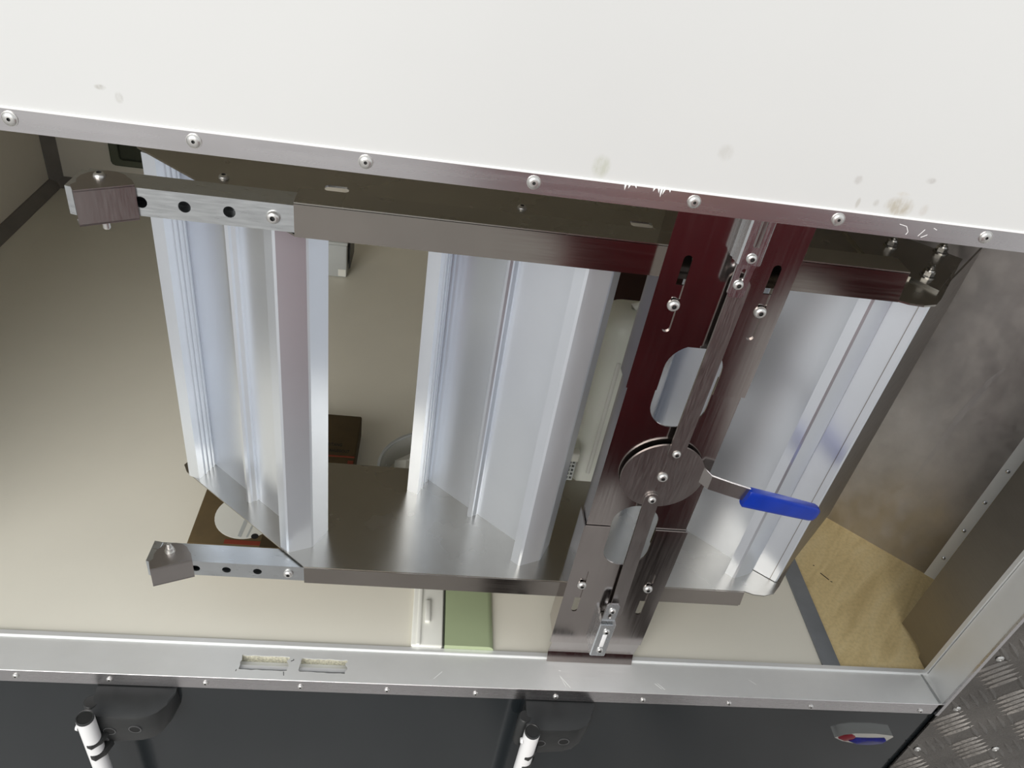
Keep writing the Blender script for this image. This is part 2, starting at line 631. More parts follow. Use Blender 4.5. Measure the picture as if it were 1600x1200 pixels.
cut1 = jag(-0.2290, -0.1575, 0.0130, 0.0375, 3)
cut2 = jag(-0.1380, -0.0680, 0.0125, 0.0360, 5)
sill = plate('sill_top', [(OX0, -0.0018), (OX1, -0.0018), (OX1, 0.0535), (OX0, 0.0535)], [cut1, cut2], -0.0020, 0.0, PLAN, 'sill', t2)
prism('sill_lip', [(0.0525, -0.002), (0.0535, 0.0022), (0.0550, 0.0030), (0.0622, 0.0030), (0.0622, -0.006), (0.0525, -0.006)], OX0, OX1, SIDE, 'sill', t2)
prism('sill_edge', [(-0.0020, -0.0306), (-0.0020, -0.0018), (-0.0006, 0.0), (0.0004, -0.0018), (0.0004, -0.0306)], OX0, OX1 - .006, SIDE, 'trim', t2)
for x in (-0.5458, -0.4143, -0.2757, -0.1343, -0.0016, 0.1382, 0.2684, 0.4139, 0.5619, 0.7069, 0.9079):
    screw(SCREW_SMALL, x, -0.0020, -0.0155 - 0.006 * (x + .55) / 1.45, t2)
# foam core and white inner strip seen in the cut-outs
cav = box('cavity_floor', -0.245, -0.055, 0.004, 0.052, -0.022, -0.018, 'bright_white', t2)
box('cavity_back', -0.245, -0.055, 0.0375, 0.052, -0.018, -0.0022, 'sawdust', t2)
box('cavity_rail', -0.243, -0.057, 0.0190, 0.0260, -0.018, -0.0075, 'white_paint', t2, 0.001)
# black marker strokes beside the cut-outs
bm = bmesh.new()
for (a, b_) in (((-0.2330, 0.0095), (-0.2325, 0.0125)), ((-0.1605, 0.0050), (-0.1620, 0.0115)), ((-0.1540, 0.0300), (-0.1500, 0.0318)), ((-0.1500, 0.0318), (-0.1505, 0.0338))):
    d = (Vector(b_) - Vector(a)).normalized() * .0005
    q = [(a[0] - d.y, a[1] + d.x), (b_[0] - d.y, b_[1] + d.x), (b_[0] + d.y, b_[1] - d.x), (a[0] + d.y, a[1] - d.x)]
    bm_prism(bm, q, 0.0, 0.00025, PLAN)
from_bm('marker_strokes', bm, 'print_black', t2)

bm = bmesh.new()
for (a, b_) in (((0.2740, 0.0240), (0.2830, 0.0040)), ((0.2755, 0.0220), (0.2900, 0.0030)), ((0.4330, 0.0160), (0.4430, 0.0070)), ((0.4370, 0.0170), (0.4480, 0.0060)), ((0.2730, 0.0330), (0.2765, 0.0325)),
                ((0.0700, 0.0100), (0.0830, 0.0230)), ((0.6000, 0.0300), (0.6100, 0.0220))):
    d = (Vector(b_) - Vector(a)).normalized() * .00035
    bm_prism(bm, [(a[0] - d.y, a[1] + d.x), (b_[0] - d.y, b_[1] + d.x), (b_[0] + d.y, b_[1] - d.x), (a[0] + d.y, a[1] - d.x)], 0.0, 0.0002, PLAN)
from_bm('scratch_marks', bm, 'bright_white', t2)
bm = bmesh.new()
for (a, b_) in (((0.4520, 0.8400), (0.4600, 0.8385)), ((0.4600, 0.8385), (0.4640, 0.8330)), ((0.4760, 0.8300), (0.4800, 0.8375)), ((0.4795, 0.8290), (0.4850, 0.8325)), ((0.4880, 0.8400), (0.4920, 0.8385)), ((0.4640, 0.8330), (0.4630, 0.8300))):
    d = (Vector(b_) - Vector(a)).normalized() * .00025
    bm_prism(bm, [(a[0] - d.y, a[1] + d.x), (b_[0] - d.y, b_[1] + d.x), (b_[0] + d.y, b_[1] - d.x), (a[0] + d.y, a[1] - d.x)], -0.0016, -0.0018, FRONT)
from_bm('scratch_marks', bm, 'bright_white', t1)

# right jamb profile
t3 = bpy.data.objects.new('trim_3', None)
col.objects.link(t3)
struct(t3, 'aluminium jamb profile at the right end of the opening')
box('jamb_face', OX1, OX1 + .0025, -0.0012, 0.0535, 0.0, OZ, 'sill', t3)
box('jamb_lip', OX1 - .0030, OX1 + .0025, 0.0550, 0.0622, -0.002, OZ, 'sill', t3)
box('jamb_edge', OX1 - .0005, OX1 + .0060, -0.0055, -0.0014, -0.03, OZ + .02, 'trim', t3)
prism('corner_weld', [(OX1 - .0015, .0), (OX1 - .0105, .056), (OX1 - .0135, .056), (OX1 - .0065, -.001)], 0.0, 0.0012, PLAN, 'galv', t3)

# inner room of the locker
box_floor = struct(box('floor', -1.14, 0.765, 0.0622, 1.60, -0.03, -0.0005, 'cream'))
struct(box('wall_left', -1.17, -1.125, -0.0, 1.62, -0.03, 0.97, 'cream_wall'))
struct(box('wall_back', -1.17, 1.45, 1.590, 1.62, -0.03, 0.97, 'cream_wall'))
struct(box('wall_right', 1.40, 1.45, 0.06, 1.62, -0.03, 0.97, 'cream_wall'))
struct(box('ceiling', -1.17, 1.45, 0.0605, 1.62, 0.97, 1.0, 'cream_wall'))
# grey corner strips
prism_c = prism('trim_4', [(-1.125, -.001), (-1.098, -.001), (-1.098, .002), (-1.121, .026), (-1.125, .026)], 0.062, 1.59, lambda u, v, w: (u, w, v), 'brown_strip')
struct(prism_c)
struct(prism('trim_5', [(1.590, -.001), (1.563, -.001), (1.563, .002), (1.586, .026), (1.590, .026)], -1.12, 1.40, SIDE, 'brown_strip'))
struct(prism('trim_6', [(-1.125, 1.590), (-1.125, 1.560), (-1.121, 1.560), (-1.095, 1.586), (-1.095, 1.590)], 0.0, 0.97, PLAN, 'brown_strip'))
# flat grey strip between cream floor and plywood
t7 = prism('trim_7', [(0.7445, 0.0622), (0.7775, 0.0622), (0.7775, 1.56), (0.7445, 1.56)], -0.002, 0.0035, PLAN, 'grey_strip', None, bevel=0.001)
struct(t7)
ply = prism('plywood_board', [(0.7775, 0.0625), (1.40, 0.0625), (1.40, 1.58), (0.7775, 1.58)], -0.02, 0.0, PLAN, 'plywood')
tag(ply, 'bare yellow plywood floor board beside the grey floor strip', 'plywood')
bm = bmesh.new()
for (x, y, dx, dy) in ((0.820, 0.268, .012, -.016), (0.812, 0.287, .002, -.002), (0.834, 0.249, .003, -.002)):
    bm_prism(bm, [(x, y), (x + dx, y + dy), (x + dx + .0015, y + dy + .001), (x + .0015, y + .001)], 0, .0004, PLAN)
from_bm('scratch', bm, 'print_black', ply)

# dark side plate inside the right jamb
sp = prism('side_plate', [(0.0625, 0.0), (0.088, 0.0), (0.091, 0.010), (0.104, 0.012), (0.1584, 0.003), (0.1584, 0.95), (0.0625, 0.95)],
           OX1 + .001, OX1 + .004, SIDE, 'sideplate')
tag(sp, 'dark grey sheet metal plate lining the right jamb', 'metal plate')

# diagonal aluminium sheet
sd = Vector((0.179, -0.157, 0)).normalized()
sn = Vector((-sd.y, sd.x, 0)) * -1           # towards the viewer
if sn.y > 0:
    sn = -sn
SP0 = Vector((1.066, 0.270, 0.0))
shroot = root('aluminium_sheet', SP0, 'upright stained aluminium sheet standing diagonally on the plywood', 'metal sheet')


def SH(u, v, w):                                 # u along the sheet (0 = front edge, negative = back), v height, w towards viewer
    p = SP0 + sd * u + sn * w
    return (p.x, p.y, v)


prism('sheet', [(-0.60, 0.0), (-0.020, 0.0), (-0.020, 0.95), (-0.60, 0.95)], -0.003, 0.0, SH, 'sheet', shroot)
prism('riveted_strip', [(-0.0205, 0.0), (0.0, 0.0), (0.0, 0.95), (-0.0205, 0.95)], -0.003, 0.0016, SH, 'sill', shroot)
bm = bmesh.new()
bm_lathe(bm, [(0.0042, 0), (0.0040, .0010), (0.0028, .0022), (0.0014, .0026), (0.0010, .0016), (0, .0014)], 14,
         lambda p: Vector((sd.x * p.x + sn.x * p.z, sd.y * p.x + sn.y * p.z, p.y)))
bmesh.ops.recalc_face_normals(bm, faces=bm.faces)
RIV = bpy.data.meshes.new('rivet')
bm.to_mesh(RIV)
bm.free()
RIV.materials.append(M['galv_z'])
finish(RIV, True)
for z in (0.0586, 0.1387, 0.2162, 0.2959, 0.376, 0.456, 0.536, 0.616):
    p = SH(-0.0095, z, 0.0016)
    mesh_obj('rivet', RIV, None, shroot, Vector(p))
# dried drip running down the sheet
drip = [(-.104, .47), (-.112, .44), (-.116, .40), (-.121, .35), (-.123, .29), (-.127, .23), (-.129, .185)]
bm = bmesh.new()
wid = [.002, .004, .0055, .005, .0045, .003, .0005]
for i in range(len(drip) - 1):
    q = [(drip[i][0] - wid[i], drip[i][1]), (drip[i][0] + wid[i], drip[i][1]), (drip[i + 1][0] + wid[i + 1], drip[i + 1][1]), (drip[i + 1][0] - wid[i + 1], drip[i + 1][1])]
    bm_prism(bm, q, 0.0001, 0.0004, SH)
M['drip'] = metal('dried_drip', (0.44, 0.42, 0.41), 0.45, (6, 6, 3), 10, 0.1, 0.0)
from_bm('drip_mark', bm, 'drip', shroot)

# ================================================================== chequer plate (right of opening)
cp = root('chequer_plate', (1.2, 0, -0.3), 'silver chequer plate with raised five-bar pattern right of the opening', 'chequer plate')
M['chequer'] = metal('chequer_aluminium', (0.27, 0.25, 0.23), 0.30, (20, 20, 20), 10, 0.14, 0.25, blotch=0.45)
CX0 = OX1 + .0055
bm = bmesh.new()
bm_box(bm, CX0, 1.75, -0.004, -0.0012, -0.62, 0.70)
from_bm('plate_sheet', bm, 'chequer', cp)


def bar(bm, cx, cz, ang, L=0.062, W=0.0105, H=0.0030):
    ca, sa = math.cos(ang), math.sin(ang)
    n = 6
    ridge, left, right = [], [], []
    for i in range(n + 1):
        t = -1 + 2 * i / n
        w = W / 2 * (1 - t * t)
        h = H * (1 - t * t) ** 0.6

        def P(u, v, hh):
            return bm.verts.new((cx + u * ca - v * sa, -0.004 - hh, cz + u * sa + v * ca))
        ridge.append(P(t * L / 2, 0, h))
        left.append(P(t * L / 2, w, 0))
        right.append(P(t * L / 2, -w, 0))
    for i in range(n):
        bm.faces.new((left[i], left[i + 1], ridge[i + 1], ridge[i]))
        bm.faces.new((ridge[i], ridge[i + 1], right[i + 1], right[i]))


bm = bmesh.new()
step = 0.078
for i in range(-1, 11):
    for j in range(-9, 10):
        cx = 0.985 + i * step
        cz = 0.02 + j * step
        odd = (i + j) % 2
        ang = math.radians(45 if odd else 135)
        pa = ang + math.pi / 2
        for k in range(-2, 3):
            bx_, bz_ = cx + math.cos(pa) * k * 0.0157, cz + math.sin(pa) * k * 0.0157
            if CX0 + .016 < bx_ < 1.74 and -0.6 < bz_ < 0.68:
                bar(bm, bx_, bz_, ang)
o = from_bm('raised_bars', bm, 'chequer', cp, smooth=True, angle=25)
o['kind'] = 'stuff'
bm = bmesh.new()
bm_lathe(bm, [(0.0068, 0), (0.0066, .0008), (0.0048, .0022), (0.0026, .0028), (0.0018, .0018), (0, .0016)], 16, AX['-y'])
bmesh.ops.recalc_face_normals(bm, faces=bm.faces)
RIV2 = bpy.data.meshes.new('pop_rivet')
bm.to_mesh(RIV2)
bm.free()
RIV2.materials.append(M['screw'])
finish(RIV2, True)
for (x, z) in ((0.9672, -0.0062), (0.9619, 0.1432), (0.9637, -0.1444), (1.1145, -0.1361), (0.962, 0.293), (1.115, 0.013)):
    mesh_obj('rivet', RIV2, None, cp, Vector((x, -0.0048, z)))

# ================================================================== the folding steps
ST = root('folding_steps', (0.1, 0.17, 0.15), 'folding metal steps lying sideways in the opening with lock plate', 'folding steps')
ZL, ZU = 0.185, 0.7215            # lower stringer top face, upper stringer top face
outline = [(-0.137, 0.067), (0.540, 0.067), (0.553, 0.062), (0.570, 0.0605), (0.588, 0.066), (0.603, 0.082),
           (0.690, 0.193), (0.575, 0.287), (-0.335, 0.287), (-0.350, 0.275), (-0.358, 0.258), (-0.350, 0.243)]
slotU = []
for xa in (-0.124, 0.2445):
    slotU.append([(xa + .003, .183), (xa + .025, .183), (xa + .028, .186), (xa + .028, .195), (xa + .025, .198), (xa + .003, .198), (xa, .195), (xa, .186)])
lo_str = plate('stringer', outline, [], ZL - .0022, ZL, PLAN, 'steel_plate', ST)
up_str = plate('stringer', outline, slotU, ZU - .0022, ZU, PLAN, 'steel_plate', ST)
# front channel of each stringer
prism('channel', [(-0.137, ZL - .033), (0.5425, ZL - .033), (0.5395, ZL - .001), (-0.137, ZL - .001)], 0.0655, 0.0680, FRONT, 'steel_x', lo_str)
prism('channel_bottom', [(-0.137, 0.0655), (0.540, 0.0655), (0.540, 0.102), (-0.137, 0.102)], ZL - .0350, ZL - .033, PLAN, 'steel_x', lo_str)
prism('channel', [(-0.137, ZU - .002), (0.5405, ZU - .002), (0.5365, ZU + .0355), (-0.137, ZU + .0355)], 0.0655, 0.0680, FRONT, 'steel_x', up_str)
prism('channel_top', [(-0.137, 0.0655), (0.537, 0.0655), (0.537, 0.100), (-0.137, 0.100)], ZU + .0348, ZU + .0370, PLAN, 'steel_plate', up_str)
for (x, y) in ((-0.2364, 0.184), (0.1095, 0.195)):
    screw(SCREW_UP, x, y, ZU, up_str)

# treads -------------------------------------------------------------
NB = Vector((-0.63, -0.7766))


def tread(off, first):
    path = [(0.0033, 0.2368), (0.0184, 0.2309), (0.0345, 0.2680), (0.2165, 0.1120)]
    body = thicken(path, -0.0024)
    t_ = prism('tread', [(x + off, y) for x, y in body], ZL, ZU - .0022, PLAN, 'tread', ST)
    # front flange with returned lip, and the hollow nosing behind it
    nose = thicken([(0.1695, 0.1010), (0.1800, 0.0930), (0.1832, 0.0915), (0.2145, 0.1045), (0.2175, 0.1075), (0.2335, 0.1385)], -0.0022)
    nose = [(0.1695, 0.1010), (0.1800, 0.0928), (0.1835, 0.0915), (0.2140, 0.1040), (0.2165, 0.1060), (0.2335, 0.1385), (0.2230, 0.1450),
            (0.2075, 0.1165), (0.2100, 0.1060), (0.1840, 0.0950), (0.1815, 0.0958), (0.1710, 0.1030)]
    prism('tread_nose', [(x + off, y) for x, y in nose], ZL, ZU - .0022, PLAN, 'tread', t_, smooth=False)
    # middle rib with rounded tip
    d = Vector((0.1820, -0.1560)).normalized()
    c = Vector((0.1145, 0.1995))
    rib = []
    for u, v in ((-.0075, 0), (-.0075, .006), (-.0045, .0105), (-.0045, .0145), (-.002, .0175), (.002, .0175), (.0045, .0145), (.0045, .0105), (.0075, .006), (.0075, 0)):
        p = c + d * u + NB * v
        rib.append((p.x + off, p.y))
    prism('rib', rib, ZL, ZU - .0022, PLAN, 'tread', t_)
    # grooved ridges inside the back flange
    fd = (Vector((0.0345, 0.2680)) - Vector((0.0184, 0.2309)))
    fn_ = Vector((0.917, -0.398))
    for k in (0.30, 0.52, 0.74):
        p = Vector((0.0184, 0.2309)) + fd * k
        q = [p, p + fd.normalized() * .0018, p + fd.normalized() * .0018 + fn_ * .0042, p + fn_ * .0042]
        prism('ridge', [(v.x + off, v.y) for v in q], ZL, ZU - .0022, PLAN, 'tread', t_)
    # low step line on the base
    p = Vector((0.1400, 0.1776))
    q = [p, p + d * .0900, p + d * .0900 + NB * .0011, p + NB * .0011]
    prism('base_step', [(v.x + off, v.y) for v in q], ZL, ZU - .0022, PLAN, 'tread', t_)
    return t_


for i, off in enumerate((-0.346, 0.0, 0.347)):
    tread(off, i == 0)

# hinge side panel at the right end
hp = prism('hinge_panel', thicken([(0.5660, 0.1115), (0.5970, 0.0885), (0.6005, 0.0890)], 0.0024), ZL + .001, ZU - .0024, PLAN, 'tread', ST)
prism('hinge_side', thicken([(0.6005, 0.0890), (0.7545, 0.2488)], 0.0024), ZL + .001, ZU - .0024, PLAN, 'sideplate', hp)  # darker metal puts this face's dark reflection into its colour
prism('panel_edge', [(0.5892, 0.0936), (0.5899, 0.0930), (0.5893, 0.0924), (0.5886, 0.0930)], ZL + .001, ZU - .0026, PLAN, 'steel_matte', hp)
prism('gap_strip', [(0.5560, 0.1260), (0.5655, 0.1190), (0.5665, 0.1205), (0.5570, 0.1275)], ZL + .001, ZU - .0026, PLAN, 'black_plastic', hp)
leaf = prism('hinge_leaf', [(0.582, 0.122), (0.605, 0.095), (0.690, 0.192), (0.623, 0.2445), (0.545, 0.2445), (0.545, 0.150)], ZU, ZU + .0035, PLAN, 'steel_plate', ST)


def hexnut(x, y, z, parent):
    bm = bmesh.new()
    bm_lathe(bm, [(0.0095, 0), (0.0095, .0012), (0.0075, .0013)], 20)
    bm_prism(bm, [(0.0072 * math.cos(k * math.pi / 3 + .3), 0.0072 * math.sin(k * math.pi / 3 + .3)) for k in range(6)], .0012, .0075, PLAN)
    bm_lathe(bm, [(0.0062, .0075), (0.0058, .0095), (0.0040, .0100)], 16)
    bm_lathe(bm, [(0.0038, .009), (0.0038, .0110), (.0034, .0113), (.0038, .0118), (.0034, .0124), (.0038, .0130), (.0034, .0136), (.0036, .0144), (0.0022, .0160), (0, .0160)], 14)
    return from_bm('nut', bm, 'nut_metal', parent, Vector((x, y, z)), True, 30)


for x, y in ((0.5956, 0.2070), (0.6650, 0.2050), (0.6080, 0.1310)):
    hexnut(x, y, ZU + .0035, leaf)


# extension tubes ------------------------------------------------------
def ext_tube(z0, z1, xs, bolt_x):
    zm = (z0 + z1) / 2
    holes = [circle(x, zm, 0.0062, 20) for x in xs]
    x0, x1 = -0.345, -0.10
    f = plate('extension_tube', [(x0, z0), (x1, z0), (x1, z1), (x0, z1)], holes, 0.0692, 0.0712, FRONT, 'galv', ST)
    bm = bmesh.new()
    bm_box(bm, x0, x1, 0.0712, 0.1010, z1 - .002, z1)
    bm_box(bm, x0, x1, 0.0712, 0.1010, z0, z0 + .002)
    bm_box(bm, x0, x1, 0.0990, 0.1010, z0 + .002, z1 - .002)
    from_bm('tube_sides', bm, 'galv', f)
    screw(SCREW_BIG, bolt_x, 0.0692, zm, f)
    return f


ext_tube(ZU + .001, ZU + .0315, (-0.2879, -0.2458, -0.2019), -0.1584)
ext_tube(ZL - .0350, ZL - .0045, (-0.2915, -0.2482, -0.2043), -0.1600)


# swivelling end brackets ----------------------------------------------
def end_bracket(pL, pR, zt, zb, zbl, up):
    """pL, pR: plan points of the front face's ends; zt/zb heights; zbl height of bottom-left corner"""
    pL, pR = Vector(pL), Vector(pR)
    d = (pR - pL).normalized()
    nrm = Vector((-d.y, d.x))                      # backwards
    W = (pR - pL).length

    def BF(u, v, w):
        p = pL + d * u + nrm * w
        return (p.x, p.y, v)
    f = prism('end_bracket', [(0, zbl), (W, zb), (W, zt), (0, zt)], 0.0, 0.0020, BF, 'steel_matte', ST)
    tab = [(0, 0.0), (W, 0.0), (W, .012)]
    for i in range(9):
        a = math.pi * i / 8
        tab.append((W / 2 + (W / 2 - .004) * math.cos(a) + .002, .018 + .022 * math.sin(a)))
    tab += [(0, .014)]

    def TF(u, v, w):
        p = pL + d * u + nrm * v
        return (p.x, p.y, w)
    prism('top_tab', tab, zt - .001, zt + .0012, TF, 'steel_matte', f)
    prism('bottom_tab', tab, zb - .001, zb + .0010, TF, 'steel_matte', f)
    c = pL + d * (W * .52) + nrm * .026
    if up:
        bm = bmesh.new()
        bm_lathe(bm, [(.0072, 0), (.0072, .001), (.0055, .001), (.0055, .0065), (.0036, .0067), (.0036, .013), (.0028, .0145), (0, .0145)], 14)
        from_bm('bolt', bm, 'screw', f, Vector((c.x, c.y, zt + .0012)), True, 30)
    else:
        screw(SCREW_UP, c.x, c.y, zt + .0012, f, 'bolt')
        bm = bmesh.new()
        bm_lathe(bm, [(0, -.012), (.003, -.012), (.0036, -.011), (.0036, 0)], 12)
        from_bm('bolt_end', bm, 'screw', f, Vector((c.x + .004, c.y - .014, zb)), True, 30)
    return f


end_bracket((-0.3375, 0.0395), (-0.2905, 0.0672), 0.7560, 0.7200, 0.7190, False)
end_bracket((-0.3461, 0.0480), (-0.2945, 0.0690), 0.1830, 0.1470, 0.1470, True)
# bright tube tips behind the brackets
prism('tube_tip', [(-0.3530, 0.0580), (-0.3460, 0.0560), (-0.3420, 0.0950), (-0.3520, 0.0980)], ZU + .001, ZU + .0310, PLAN, 'galv', ST)
prism('tube_tip', [(-0.3570, 0.0650), (-0.3480, 0.0620), (-0.3440, 0.1000), (-0.3560, 0.1020)], ZL - .035, ZL - .0035, PLAN, 'galv', ST)

# ------------------------------------------------------------------ lock plate
PX0, PX1 = 0.2500, 0.4000
HT = stadium(0.3235, 0.5810, 0.0710, 0.128, 16)
HB = stadium(0.3205, 0.3130, 0.0650, 0.121, 16)


def clip_y(pts, y0=None, y1=None):
    return [(x, min(max(y, y0 if y0 is not None else y), y1 if y1 is not None else y)) for x, y in pts]


# the middle plate lies behind the two end plates; all three are notched for the oval windows
NT = 17
TX, TR = 0.3235, 0.0355
BX, BR = 0.3205, 0.0325
mid = plate('lock_plate_middle',
            [(0.2530, 0.300), (BX - BR, 0.300)] + HB[:NT][::-1] + [(BX + BR, 0.300), (0.3970, 0.300), (0.3970, 0.600), (TX + TR, 0.600)]
            + HT[NT:][::-1] + [(TX - TR, 0.600), (0.2530, 0.600)], [], 0.0520, 0.0540, FRONT, 'steel_z', ST)
box('flange', 0.2530, 0.2550, 0.0540, 0.0840, 0.300, 0.600, 'steel_z', mid)
box('flange', 0.3950, 0.3970, 0.0540, 0.0840, 0.300, 0.600, 'steel_z', mid)
# upper end plate
zt = 0.5755
outer = [(PX0, zt), (TX - TR, zt)] + HT[:NT][::-1] + [(TX + TR, zt), (PX1, zt), (PX1, 0.93), (PX0, 0.93)]
slots = [stadium(0.2757, 0.7080, 0.0098, 0.098), stadium(0.3759, 0.7080, 0.0098, 0.098)]
upl = plate('lock_plate_upper', outer, slots, 0.0490, 0.0510, FRONT, 'steel_z', ST)
box('flange', PX0, PX0 + .002, 0.0510, 0.0880, zt, 0.93, 'steel_z', upl)
box('flange', PX1 - .002, PX1, 0.0510, 0.0880, zt, 0.93, 'steel_z', upl)
for x, z in ((0.2756, 0.6948), (0.3759, 0.6973)):
    screw(SCREW_BIG, x, 0.0490, z, upl)
# plate added close behind the upper slots so they show the red reflection
box('slot_backing', 0.2550, 0.3950, 0.0511, 0.0530, 0.640, 0.7195, 'steel_z', upl)
# lower end plate with bent foot
zb = 0.3295
outer = [(PX0, zb), (BX - BR, zb)] + HB[NT:] + [(BX + BR, zb), (PX1, zb), (PX1, 0.0560), (PX0, 0.0545)]
slots = [stadium(0.2726, 0.1860, 0.0090, 0.098), stadium(0.3747, 0.1860, 0.0090, 0.098)]
lpl = plate('lock_plate_lower', outer, slots, 0.0490, 0.0510, FRONT, 'steel_z', ST)
box('flange', PX0, PX0 + .002, 0.0510, 0.0860, 0.075, zb, 'steel_z', lpl)
box('flange', PX1 - .002, PX1, 0.0510, 0.0860, 0.075, zb, 'steel_z', lpl)
box('slot_backing', 0.2550, 0.3950, 0.0511, 0.0530, 0.1680, 0.245, 'steel_z', lpl)
bm = bmesh.new()
bm_prism(bm, thicken([(0.0490, 0.0560), (0.0555, 0.0190), (0.0480, 0.0012)], 0.002), PX0 + .004, PX1 - .002, SIDE)
from_bm('foot', bm, 'steel_z', lpl)
for x, z in ((0.2726, 0.2015), (0.3747, 0.2011)):
    screw(SCREW_BIG, x, 0.0490, z, lpl)

# disc, rods, bolts
DX, DZ = 0.3320, 0.4385
disc = lathe('lock_disc', [(0, 0), (0.0558, 0), (0.0558, .0030), (0, .0030)], 'steel_matte', ST, (DX, 0.0470, DZ), '-y', 56)
screw(SCREW_BIG, 0.3320, 0.0440, 0.4385, disc)
# spacer behind the disc
lathe('spacer', [(0.012, 0), (0.012, .006)], 'screw', disc, (DX, 0.0520, DZ), '-y', 20)


def flatbar(name, a, b_, w, y0, y1, mat):
    a, b_ = Vector(a), Vector(b_)
    d = (b_ - a).normalized()
    n_ = Vector((-d.y, d.x))
    pts = []
    for i in range(9):
        an = math.pi / 2 + math.pi * i / 8
        p = a + (d * math.cos(an) + n_ * math.sin(an)) * w / 2
        pts.append((p.x, p.y))
    for i in range(9):
        an = -math.pi / 2 + math.pi * i / 8
        p = b_ + (d * math.cos(an) + n_ * math.sin(an)) * w / 2
        pts.append((p.x, p.y))
    return prism(name, pts, y0, y1, FRONT, mat, ST)


r1 = flatbar('upper_rod', (0.3375, 0.4830), (0.3395, 0.7300), 0.0215, 0.0405, 0.0435, 'steel_matte')
screw(SCREW_M6, 0.3378, 0.0405, 0.4830, r1)
r2 = flatbar('lower_rod', (0.3275, 0.3985), (0.3350, 0.1480), 0.0205, 0.0405, 0.0435, 'steel_matte')
screw(SCREW_M6, 0.3276, 0.0405, 0.3985, r2)

# upper galvanised bolt rail (ribbed channel) with sliding tongue
ub = prism('bolt_rail', [(0.3195, .0490), (0.3175, .0460), (0.3195, .0420), (0.3180, .0390), (0.3195, .0350), (0.3195, .0290), (0.3215, .0270), (0.3440, .0270), (0.3460, .0290), (0.3460, .0490)],
           0.7640, 0.90, PLAN, 'galv_z', ST)
box('groove', 0.3300, 0.3365, 0.0258, 0.0272, 0.785, 0.89, 'steel_matte', ub, 0.0012)
screw(SCREW_M6, 0.3330, 0.0270, 0.7720, ub)
plate('bolt_tongue', [(0.3225, 0.727), (0.3250, 0.7225), (0.3390, 0.7225), (0.3415, 0.727), (0.3420, 0.757), (0.3440, 0.765), (0.3225, 0.765)],
      [stadium(0.3322, 0.7500, 0.0056, 0.015, 8)], 0.0310, 0.0340, FRONT, 'galv_z', ub)
screw(SCREW_M6, 0.3312, 0.0310, 0.7380, ub)
# lower bolt
lb = prism('bolt_block', [(0.3130, .0490), (0.3130, .0300), (0.3145, .0282), (0.3365, .0282), (0.3380, .0300), (0.3380, .0490)], 0.0530, 0.1340, PLAN, 'galv_z', ST)
box('groove', 0.3225, 0.3290, 0.0274, 0.0284, 0.078, 0.110, 'white_paint', lb, 0.0008)
screw(SCREW_M6, 0.3262, 0.0282, 0.1180, lb)
screw(SCREW_M6, 0.3262, 0.0282, 0.0690, lb)
plate('bolt_tongue', [(0.3150, 0.1390), (0.3350, 0.1390), (0.3355, 0.1740), (0.3325, 0.1790), (0.3185, 0.1790), (0.3155, 0.1740)],
      [stadium(0.3250, 0.1500, 0.0056, 0.012, 8)], 0.0330, 0.0360, FRONT, 'galv_z', lb)
box('gap_bar', 0.3150, 0.3370, 0.0360, 0.0480, 0.1335, 0.1400, 'nut_metal', lb)
screw(SCREW_M6, 0.3258, 0.0330, 0.1640, lb)

# lever with blue grip: steps out of the disc towards the viewer, then runs right
lev = bpy.data.objects.new
pathL = [(0.3700, 0.0455), (0.3850, 0.0455), (0.3930, 0.0330), (0.4700, 0.0300)]


def slope_fn(hw0, hw1):
    def f_(u, v, w):
        return (u, v, w)
    return f_


bm = bmesh.new()
sec = [(0.3700, 0.0452, 0.4460, 0.0125), (0.3820, 0.0450, 0.4470, 0.0130), (0.3925, 0.0330, 0.4445, 0.0115), (0.4200, 0.0315, 0.4370, 0.0112), (0.4620, 0.0300, 0.4260, 0.0112)]
rows = []
for (x, y, z, hw) in sec:
    rows.append([bm.verts.new((x, y, z + hw)), bm.verts.new((x, y, z - hw)), bm.verts.new((x, y + .003, z - hw)), bm.verts.new((x, y + .003, z + hw))])
for a, b_ in zip(rows, rows[1:]):
    for k in range(4):
        bm.faces.new((a[k], a[(k + 1) % 4], b_[(k + 1) % 4], b_[k]))
bm.faces.new(rows[0][::-1])
bm.faces.new(rows[-1])
lever = from_bm('lever', bm, 'steel_matte', ST)
bm = bmesh.new()
gs = [(0.4460, 0.4265, 0.0135, .006), (0.4480, 0.4260, 0.0150, .0068), (0.5000, 0.4160, 0.0142, .0068), (0.5480, 0.4065, 0.0128, .0065), (0.5535, 0.4050, 0.0112, .0055), (0.5565, 0.4045, 0.0080, .0040)]
rows = []
for (x, z, hw, ht) in gs:
    rg = []
    for k in range(14):
        a = 2 * math.pi * k / 14
        ca, sa = math.cos(a), math.sin(a)
        u = math.copysign(abs(ca) ** 0.45, ca) * hw
        v = math.copysign(abs(sa) ** 0.45, sa) * ht
        rg.append(bm.verts.new((x + u * 0.19 * (1 if x < .45 else .6), 0.0305 - v, z + u)))
    rows.append(rg)
for a, b_ in zip(rows, rows[1:]):
    for k in range(14):
        bm.faces.new((a[k], a[(k + 1) % 14], b_[(k + 1) % 14], b_[k]))
bm.faces.new(rows[0][::-1])
bm.faces.new(rows[-1])
gr_ = from_bm('blue_grip', bm, 'blue', lever, smooth=True, angle=40)
gr_['label'] = 'blue vinyl grip'

